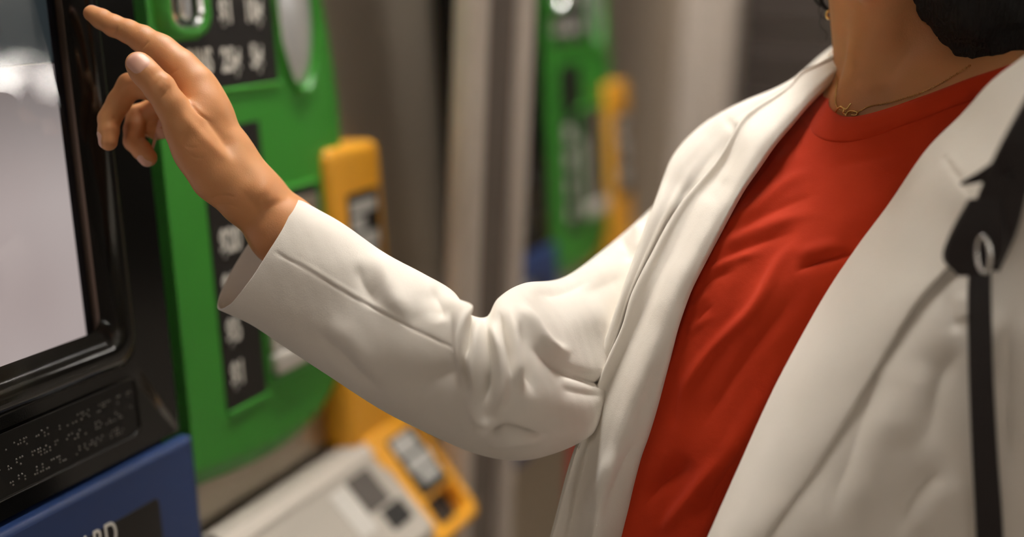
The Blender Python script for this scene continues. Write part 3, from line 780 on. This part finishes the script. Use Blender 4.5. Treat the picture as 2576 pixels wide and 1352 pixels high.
for i, ((s, l, ts, tl), (lo_, tlo, lf, tlf)) in enumerate(zip(RROW, LROW)):
    if i >= 4: tlo -= .006
    s, l = np.array(s), np.array(l); lo_, lf = np.array(lo_), np.array(lf)
    fr = min(i/5, 1.); by = s[1]*.5+lf[1]*.5
    mid = s*.5+l*.5; bulge = .006 if i > 2 else .002
    r = [(l[0]+45*fr+8, l[1]+12*fr, tl+.012), (l[0], l[1], tl+.006), (mid[0], mid[1], (ts+tl)/2-bulge), (s[0], s[1], ts),
         (s[0]+25+45*fr, s[1]-8+8*fr, ts+.035+.055*fr), (2130+(1880-2130)*fr+.14*(s[0]-1700)*fr, by-40, 1.04+.085*fr), (2340, by-55, 1.05+.10*fr), (2500+270*fr, by-35, 1.0+.06*fr),
         (2620+330*fr, by-5, .93-.02*fr), (lf[0], lf[1], tlf), (lo_[0]*.45+lf[0]*.55, lo_[1]*.45+lf[1]*.55, tlo*.5+tlf*.5-.012), (lo_[0]*.84+lf[0]*.16, lo_[1]*.84+lf[1]*.16, tlo*.84+tlf*.16-.009), (lo_[0], lo_[1], tlo), (lo_[0]-60*fr-8, lo_[1]-15*fr, tlo+.012)]
    rows.append(r)
GB = cr_surf(rows, 260, 420)
BL = [([(1835, 330), (1780, 400), (1735, 470), (1695, 540)], 26, -.0065), ([(1862, 318), (1840, 338)], 16, -.005),
      ([(1800, 330), (1730, 400), (1690, 470)], 30, .0035),
      # left front folds
      ([(2215, 905), (2185, 1000), (2150, 1110), (2110, 1230), (2080, 1352)], 22, -.0048), ([(2240, 960), (2215, 1090), (2175, 1220), (2140, 1352)], 30, .0035),
      ([(2425, 875), (2385, 915), (2355, 980), (2335, 1080), (2325, 1150)], 22, -.0050), ([(2330, 900), (2300, 1020), (2280, 1140)], 34, .0035),
      ([(2375, 1178), (2320, 1222), (2285, 1285), (2262, 1360)], 18, -.0060), ([(2420, 1190), (2350, 1280), (2320, 1360)], 30, .004),
      ([(2385, 720), (2398, 790), (2412, 850)], 16, -.0035), ([(2420, 730), (2430, 820)], 16, .003),
      ([(2545, 760), (2535, 900), (2530, 1050), (2545, 1250)], 18, -.0055), ([(2520, 760), (2510, 900), (2512, 1100)], 15, .004)]
GB = sculpt(GB, BL, False, noise3(GB*40, 5, 3)*.0006, 1.4, .7)
blazer = grid_obj('blazer', GB, 'jacket', person, thick=.0022, inward=None)
slv = grid_obj('sleeve', G, 'jacket', blazer, True, .0016, inward=None)

# --- right collar and lapel: edge, roll and tuck
RL = [  # outer edge, depth, second line, shirt-side edge, depth
  ((2106, 139), .972, None, (2112, 184), .962), ((2062, 160), .972, None, (2088, 207), .952), ((2015, 183), .972, None, (2056, 238), .942), ((1986, 217), .966, None, (2022, 274), .932), ((1946, 245), .960, None, (1988, 314), .923),
  ((1897, 276), .954, None, (1946, 364), .914), ((1861, 311), .949, None, (1906, 422), .907), ((1804, 407), .940, (1824, 418), (1862, 487), .901), ((1711, 522), .930, (1750, 517), (1800, 602), .894), ((1638, 652), .918, (1682, 656), (1747, 702), .889),
  ((1593, 741), .912, (1640, 742), (1723, 756), .887), ((1567, 826), .909, (1602, 827), (1700, 825), .885), ((1521, 930), .906, (1552, 930), (1674, 928), .883), ((1480, 1050), .904, (1500, 1050), (1642, 1051), .884),
  ((1438, 1180), .904, (1468, 1180), (1606, 1178), .887), ((1391, 1354), .908, (1428, 1354), (1565, 1356), .892), ((1340, 1520), .915, (1380, 1520), (1520, 1520), .90), ((1290, 1720), .935, (1335, 1720), (1470, 1720), .92)]
rows = []
for i, (e, te, s2, b, tb) in enumerate(RL):
    e, b = np.array(e, float), np.array(b, float)
    s2 = np.array(s2, float) if s2 is not None else e+(b-e)*.16
    f2 = np.linalg.norm(s2-e)/max(np.linalg.norm(b-e), 1); ts2 = te+(tb-te)*f2+(.006 if i > 6 else -.001)
    low = np.clip((i-11)/3, 0, 1)
    m1_ = s2+(b-s2)*.30; m2_ = s2+(b-s2)*(.62-.12*low); m3_ = s2+(b-s2)*.88
    lin = lambda f: ts2+(tb-ts2)*f
    rows.append([(e[0]+5, e[1]+3, te+.004), (e[0], e[1], te-.004), (s2[0], s2[1], ts2), (m1_[0], m1_[1], lin(.30)-.007), (m2_[0], m2_[1], lin(.62-.12*low)-.010), (m3_[0], m3_[1], lin(.88)-.005+.009*low),
                 (b[0], b[1], tb+.012*low), (b[0]+2, b[1]+1, tb+.008+.010*low), (b[0]-14, b[1]-8, tb+.013+.010*low)])
GL = cr_surf(rows, 300, 110)
RLS = [([(2000, 196), (1972, 232), (1930, 262)], 5, -.0012), ([(1960, 235), (1900, 262), (1866, 306)], 7, .0012), ([(1560, 1120), (1510, 1220), (1440, 1352)], 16, .004), ([(1610, 1090), (1560, 1200), (1510, 1330)], 18, -.0055),
       ([(1660, 900), (1630, 1000), (1590, 1100)], 14, -.0025), ([(1800, 410), (1720, 510), (1645, 640), (1575, 800)], 8, .0016), ([(1775, 450), (1715, 540), (1660, 650), (1610, 770)], 12, -.0022),
       ([(1830, 440), (1780, 520)], 18, -.0015), ([(1735, 610), (1690, 720), (1650, 830)], 26, .0018)]
GL = sculpt(GL, RLS, False, noise3(GL*45, 8, 3)*.0006)
grid_obj('lapel', GL, 'jacket', blazer, thick=.0016, inward=None)
# --- left collar and lapel
LI = [((2640, 100), .790), ((2576, 150), .797), ((2497, 211), .808), ((2424, 292), .820), ((2335, 381), .832), ((2242, 516), .845), ((2159, 628), .850), ((2078, 750), .852), ((1988, 912), .850), ((1930, 1028), .848), ((1872, 1158), .846), ((1786, 1354), .842), ((1715, 1520), .845), ((1625, 1720), .85)]
LO = [((2720, 250), .750), ((2700, 320), .748), ((2650, 390), .750), ((2570, 440), .757), ((2472, 500), .766), ((2440, 590), .774), ((2385, 670), .782), ((2305, 760), .788), ((2222, 895), .793), ((2123, 1059), .799), ((2030, 1207), .804), ((1924, 1354), .810), ((1835, 1520), .817), ((1735, 1720), .827)]
rows = []
for (b, tb), (o_, to) in zip(LI, LO):
    b, o_ = np.array(b, float), np.array(o_, float); mx = lambda f: b+(o_-b)*f; lt = lambda f: tb+(to-tb)*f
    rows.append([(b[0]+16, b[1]+6, tb+.014), (b[0]-1, b[1]-1, tb+.008), (b[0], b[1], tb)]+[(mx(f)[0], mx(f)[1], lt(f)-z) for f, z in ((.12, .004), (.35, .007), (.65, .006), (.88, .003))]+[(o_[0], o_[1], to), (o_[0]-6, o_[1]-2, to+.004)])
GLL = cr_surf(rows, 220, 110)
LLS = [([(2372, 392), (2410, 445), (2446, 500)], 6, -.0018, .05), ([(2385, 388), (2425, 440)], 8, .0010)]
GLL = sculpt(GLL, LLS, False, noise3(GLL*40, 11, 3)*.0006)
lp2 = grid_obj('lapel', GLL, 'jacket', blazer, thick=.0018, inward=None)
# --- sleeve of the hanging arm (mostly outside the frame)
ST2 = [((2825, 262), (2850, 262), .872, .006, (0, 0)), ((2745, 285), (2930, 285), .868, .035, (0, 0)), ((2715, 360), (2975, 360), .855, .052, (0, 0)), ((2740, 520), (3010, 520), .83, .058, (0, 0)), ((2760, 800), (3030, 800), .81, .058, (0, 0)), ((2760, 1150), (3010, 1150), .80, .054, (0, 0)), ((2750, 1600), (2980, 1600), .82, .048, (0, 0)), ((2740, 2000), (2940, 2000), .86, .04, (0, 0))]
grid_obj('sleeve', sleeve_grid(ST2, 60, 48), 'jacket', blazer, True, .002, inward=None)

# --- red t-shirt
SR = [[(2096, 200, .975), (2090, 236, .950), (2086, 268, .929), (2126, 294, .909), (2200, 284, .894), (2311, 247, .879), (2435, 199, .865), (2528, 167, .856), (2620, 130, .85)],
      [(1985, 288, .962), (2023, 310, .942), (2049, 340, .921), (2095, 357, .906), (2172, 351, .892), (2290, 311, .876), (2400, 270, .865), (2490, 238, .858), (2590, 195, .852)],
      [(1900, 400, .940), (1940, 420, .926), (1990, 446, .909), (2050, 462, .896), (2130, 458, .884), (2220, 440, .875), (2310, 412, .868), (2385, 390, .866), (2470, 360, .866)],
      [(1780, 560, .930), (1830, 572, .914), (1900, 596, .897), (1970, 606, .885), (2040, 600, .876), (2110, 586, .870), (2190, 570, .867), (2265, 552, .868), (2350, 525, .872)],
      [(1685, 720, .926), (1738, 726, .909), (1800, 744, .892), (1860, 757, .880), (1920, 760, .872), (1990, 752, .868), (2060, 742, .866), (2125, 735, .869), (2205, 715, .876)],
      [(1632, 895, .922), (1680, 903, .905), (1740, 918, .890), (1790, 925, .880), (1840, 925, .873), (1890, 921, .869), (1940, 916, .868), (1998, 908, .870), (2075, 895, .878)],
      [(1595, 1080, .922), (1638, 1085, .906), (1690, 1094, .892), (1735, 1099, .883), (1780, 1099, .877), (1820, 1096, .873), (1862, 1090, .870), (1908, 1084, .872), (1985, 1070, .880)],
      [(1545, 1260, .924), (1588, 1266, .909), (1640, 1275, .896), (1680, 1279, .888), (1720, 1279, .882), (1752, 1275, .878), (1788, 1270, .875), (1824, 1264, .876), (1895, 1250, .884)],
      [(1500, 1430, .930), (1540, 1436, .915), (1590, 1444, .902), (1628, 1448, .894), (1665, 1448, .888), (1700, 1445, .885), (1735, 1440, .882), (1770, 1434, .883), (1840, 1420, .89)],
      [(1440, 1640, .945), (1480, 1646, .93), (1530, 1654, .917), (1570, 1658, .91), (1605, 1658, .904), (1640, 1655, .90), (1675, 1650, .898), (1710, 1644, .899), (1790, 1630, .905)]]
for i_ in range(3, len(SR)):
    for j_, dz in ((0, .008), (1, .010), (2, .005)): x_, y_, t_ = SR[i_][j_]; SR[i_][j_] = (x_, y_, t_-dz)
GS = cr_surf(SR, 300, 240)
SS = [  # folds across the chest, pulled from the reaching shoulder
  ([(2050, 580), (1965, 655), (1898, 775), (1787, 886), (1721, 979), (1685, 1060)], 13, .0036), ([(2040, 690), (1950, 810), (1860, 930), (1795, 1030), (1740, 1120)], 24, -.0040),
  ([(1975, 900), (1900, 1040), (1830, 1150), (1770, 1250)], 22, .0028), ([(1745, 1150), (1700, 1190), (1655, 1230), (1612, 1290)], 20, -.0050), ([(1815, 1140), (1760, 1220), (1700, 1295), (1650, 1360)], 15, .0040),
  ([(1870, 1120), (1810, 1220), (1740, 1330)], 18, -.0030),
  ([(1990, 690), (2050, 662), (2110, 645), (2160, 640)], 9, -.0045), ([(1990, 650), (2060, 628), (2130, 615)], 14, .0022),
  ([(1815, 578), (1860, 545), (1905, 518), (1990, 455), (2060, 430)], 12, .0026), ([(1820, 615), (1890, 560), (1970, 520), (2080, 480)], 14, -.0026), ([(1790, 640), (1850, 600), (1960, 560), (2080, 530)], 13, .0024),
  ([(1780, 680), (1850, 635), (1930, 605), (2020, 580)], 12, -.0024), ([(1768, 700), (1810, 670), (1860, 650), (1930, 630)], 9, .0022), ([(1745, 745), (1800, 700), (1860, 680)], 10, -.0020),
  ([(1735, 790), (1760, 760), (1790, 735)], 8, .0016), ([(1750, 820), (1770, 790), (1800, 765)], 7, -.0014), ([(1725, 850), (1755, 820), (1800, 790)], 8, .0014),
  ([(2060, 430), (2180, 400), (2280, 380)], 24, -.0020), ([(1960, 380), (1990, 400), (2040, 405)], 18, .0012), ([(1720, 950), (1700, 1020), (1690, 1100)], 12, -.0016)]
GS = sculpt(GS, SS, False, noise3(GS*60, 21, 3)*.0004, 1.25, .9)
shirt = grid_obj('t_shirt', GS, 'shirt', person, thick=.0012, inward=None)
# ribbed neckband: a rounded strip between the shirt's first two rows
nb = []
top, seam = cr_axis(np.array([C3(*p) for p in SR[0]]), 90), cr_axis(np.array([C3(*p) for p in SR[1]]), 90)
for f, lift in ((0., -.004), (0., .0005), (.06, .0022), (.3, .0026), (.6, .0024), (.9, .0018), (1., .0006), (1.04, -.001)):
    q = top+(seam-top)*f; nb.append(q-q/np.linalg.norm(q, axis=1, keepdims=True)*lift)
grid_obj('neckband', np.array(nb), 'shirt', shirt)

# --- hair
HS = SDF((.02, -.46, .74), (.50, -.08, 1.16), .005)
HS.ell(hp(0, .062, -.028), (.090, .088, .098), .02, HRM)
for r_, u_, f_, s_ in ((-.085, .00, -.035, .045), (-.092, -.05, -.03, .042), (.075, .01, -.05, .035), (.07, -.03, -.06, .03), (0, -.02, -.095, .06), (-.05, -.05, -.08, .05), (.04, -.05, -.085, .045), (0, .12, .03, .05), (-.05, .10, .035, .045), (.05, .10, .03, .04)):
    HS.ell(hp(r_, u_, f_), (s_, s_*1.2, s_), .03)
HS.ell(pt(2505, -70, .885), (.052, .062, .045), .02); HS.ell(pt(2590, -10, .90), (.05, .055, .05), .02); HS.ell(pt(2440, -130, .885), (.04, .05, .035), .02); HS.ell(pt(2555, 90, .893), (.034, .030, .03), .02)
v, f = HS.mesh(); v = relax(v, f, 2)
n_ = mesh_normals(v, f); v = v+n_*(noise3(v*190, 31, 4)*.004)[:, None]
hair = mkobj('hair', toworld(v), f, 'hair', person)
def tube(pts, r, n=6, closed=False):
    P = np.array(pts, float); k = len(P); tan = np.gradient(P, axis=0) if not closed else np.roll(P, -1, 0)-np.roll(P, 1, 0)
    V = []; Fc = []
    for i in range(k):
        t = nz(tan[i]); a = nz(np.cross(t, (.31, .2, .93))); b = np.cross(t, a); ri = r[i] if hasattr(r, '__len__') else r
        for j in range(n): V.append(P[i]+ri*(a*math.cos(2*math.pi*j/n)+b*math.sin(2*math.pi*j/n)))
    for i in range(k if closed else k-1):
        for j in range(n):
            i2 = (i+1) % k; Fc.append((i*n+j, i*n+(j+1) % n, i2*n+(j+1) % n, i2*n+j))
    if not closed: Fc += [tuple(range(n)), tuple(range((k-1)*n, k*n))]
    return np.array(V), Fc
for pts, r in (([(2050, -70, .975), (2062, -20, .972), (2068, 8, .970), (2082, 24, .968), (2092, 27, .966)], .0016), ([(2040, -60, .98), (2048, -10, .98), (2062, 12, .975), (2076, 14, .975)], .0012),
               ([(2072, -40, .97), (2060, 20, .97), (2066, 42, .97), (2080, 48, .97)], .0003), ([(2075, 10, .965), (2062, 60, .965), (2080, 84, .965), (2078, 100, .965)], .00025)):
    P = cr_axis(np.array([C3(*p) for p in pts]), 24); V, Fc = tube(toworld(P), r); mkobj('curl', V, Fc, 'hair', hair)

# --- necklace and earring
nk = empty('necklace', tuple(PW(2125, 282, .91))); tag(nk, 'thin gold chain necklace with a knotted pendant at the neck', 'necklace')
def on_skin(x, y, t0=.80, off=.0009):
    for t in np.arange(t0, 1.1, .0005):
        c = C3(x, y, t)
        if float(B.val(c)) < off: return c
    return C3(x, y, .93)
ch = [on_skin(x, y) for x, y in ((2106, 195), (2104, 222), (2102, 246), (2103, 262), (2108, 272), (2122, 280), (2140, 283), (2160, 281), (2180, 271), (2195, 266), (2220, 262), (2250, 255), (2280, 246), (2310, 236), (2350, 218), (2400, 190), (2440, 165))]
nkc = lambda y, a, b: C3(2290, y, .957)+np.array([a, 0, b])
ch = [nkc(70, .0, .060), nkc(85, -.035, .050), nkc(115, -.050, .034), nkc(160, -.0545, .014)]+ch+[C3(2500, 130, .955), C3(2460, 90, 1.0), C3(2380, 65, 1.03)]
P = toworld(cr_axis(np.array(ch), 240)); 
lv, lf = [], []
for i in range(0, 239):                              # twisted links
    a, b = P[i], P[i+1]; d = b-a; sd = nz(np.cross(d, ez)) if i % 2 else nz(ez)
    ring = [a+d*(.5+.62*math.cos(q))+sd*.0006*math.sin(q) for q in np.linspace(0, 2*math.pi, 7)[:-1]]
    V, Fc = tube(ring, .00022, 4, True); o0_ = sum(len(x) for x in lv); lv.append(V); lf += [tuple(k+o0_ for k in q) for q in Fc]
mkobj('chain', np.concatenate(lv), lf, 'gold', nk)['kind'] = 'stuff'
for pts in ([(2098, 285), (2104, 275), (2112, 270), (2120, 276), (2118, 286), (2126, 290)], [(2118, 272), (2126, 276), (2134, 266), (2138, 262)], [(2124, 292), (2130, 283), (2140, 280), (2152, 284), (2150, 291), (2138, 291)]):
    c = np.array([on_skin(x, y)-np.array([0, 0, .0035]) for x, y in pts]); V, Fc = tube(toworld(cr_axis(c, 24)), .0006, 6); mkobj('pendant', V, Fc, 'gold', nk)
er = empty('earring', tuple(PW(2086, 38, .962))); tag(er, 'small gold earring below the dark curls', 'earring')
V, Fc = tube([PW(2086+7*math.cos(a), 37+9*math.sin(a), .962+.001*math.sin(a)) for a in np.linspace(0, 2*math.pi, 17)[:-1]], .0011, 6, True); mkobj('hoop', V, Fc, 'gold', er)

# --- trousers and shoes (below the frame)
HIPC = tolens(np.array([BASE[0], BASE[1], .95]))
def wl(p): return tolens(np.array(p))
TR = SDF(tolens(BASE)-np.array([.3, 1.2, .6]), tolens(BASE)+np.array([.3, .3, .3]), .012) if False else None
side = nz(RM @ np.array([.7, 0, -.7])); side[2] = 0; side = nz(side)
for sgn in (-1, 1):
    ring = []
    for z, r, off in ((1.02, .125, .045), (.90, .13, .06), (.78, .098, .085), (.5, .075, .09), (.28, .066, .095), (.07, .062, .10)):
        ring.append([(BASE[0]+side[0]*off*sgn+r*math.cos(a), BASE[1]+side[1]*off*sgn+r*math.sin(a), z) for a in np.linspace(0, 2*math.pi, 17)[:-1]])
    A_ = cr_axis(np.array(ring), 24); V = A_.reshape(-1, 3); Fc = [(i*16+j, i*16+(j+1) % 16, (i+1)*16+(j+1) % 16, (i+1)*16+j) for i in range(23) for j in range(16)]+[tuple(range(16))]
    mkobj('trouser_leg', V, Fc, 'trousers', person)
    fw = nz(RM @ (-np.array([.7, 0, .7]))); fw[2] = 0; fw = nz(fw); c = BASE+side*.10*sgn
    V = []; Fc = []
    prof = [(-.09, .03, .055), (-.06, .036, .085), (0, .04, .085), (.06, .043, .062), (.12, .042, .042), (.165, .022, .028)]
    for d_, hw, hh in prof:
        for a in np.linspace(0, math.pi, 9): V.append(c+fw*d_+side*hw*math.cos(a)+np.array([0, 0, hh*math.sin(a)**.7]))
    for i in range(len(prof)-1):
        for j in range(8): Fc.append((i*9+j, i*9+j+1, (i+1)*9+j+1, (i+1)*9+j))
        Fc.append((i*9+8, i*9, (i+1)*9, (i+1)*9+8))
    Fc += [tuple(range(9)), tuple(range(45, 54))]
    mkobj('shoe', V, Fc, 'shoe', person)

# ------------------------------------------------------------------ shoulder bag: strap over the left shoulder
bag = empty('shoulder_bag', tuple(PW(2500, 2050, .82))); tag(bag, 'black leather shoulder bag strap hanging over the white blazer', 'bag')
def strap(name, ctrl, wd, th, parent, m='leather', n=60):
    """ctrl (x, y, t, sideways px vector) -> flat band"""
    P = cr_axis(np.array([C3(*c[:3]) for c in ctrl]), n); Wv = cr_axis(np.array([c[3] for c in ctrl], float), n); hw = cr_axis(np.array([[w] for w in wd], float), n)[:, 0]
    V = []; Fc = []
    for i in range(n):
        s = nz(Wv[i]); t = nz(np.gradient(P, axis=0)[i]); nn_ = nz(np.cross(s, t)); nn_ = -nn_ if nn_[2] > 0 else nn_
        for a, b in ((-1, 0), (-.9, 1), (.9, 1), (1, 0), (.9, -1), (-.9, -1)): V.append(P[i]+s*hw[i]*a+nn_*th*b)
    for i in range(n-1):
        for j in range(6): Fc.append((i*6+j, i*6+(j+1) % 6, (i+1)*6+(j+1) % 6, (i+1)*6+j))
    Fc += [tuple(range(6)), tuple(range((n-1)*6, n*6))]
    o = mkobj(name, toworld(np.array(V)), Fc, m, parent, smooth=False); recalc(o); return o
X1 = (1, 0, -.25)
up_strap = strap('upper_strap', [(2760, 130, .775, (.5, .7, -.2)), (2680, 190, .735, (.6, .6, -.2)), (2600, 320, .725, (.9, .4, -.2)), (2540, 440, .735, (.95, .3, -.2)), (2500, 560, .745, (.95, .3, -.2)), (2455, 665, .758, (.95, .3, -.2))],
      (.011, .0115, .0115, .012, .0135, .0135), .0016, bag)
strap('strap_tab', [(2420, 462, .755, (.4, .9, 0)), (2480, 440, .742, (.4, .9, 0)), (2535, 415, .732, (.4, .9, 0))], (.001, .004, .007), .0016, bag)
strap('strap_loop', [(2478, 500, .742, X1), (2460, 590, .746, X1), (2448, 650, .752, X1), (2446, 690, .757, X1)], (.009, .0155, .0165, .009), .0022, bag)
strap('lower_strap', [(2466, 655, .756, X1), (2464, 760, .756, X1), (2468, 950, .758, X1), (2478, 1150, .762, X1), (2490, 1360, .768, X1), (2500, 1700, .785, X1), (2505, 1960, .80, X1)], (.0062, .0066, .0068, .0072, .0076, .008, .008), .0015, bag)
V, Fc = tube([PW(2474+17*math.cos(a)+.3*10*math.sin(a), 640+46*math.sin(a), .744-.002*math.cos(a)) for a in np.linspace(0, 2*math.pi, 25)[:-1]], .0013, 8, True); mkobj('ring', V, Fc, 'silver', bag)
bb = MB().box(-.05, .05, -.15, .15, -.22, 0).build('pouch', 'leather', bag, .02, local=True); bb.rotation_euler = (0, 0, .6)
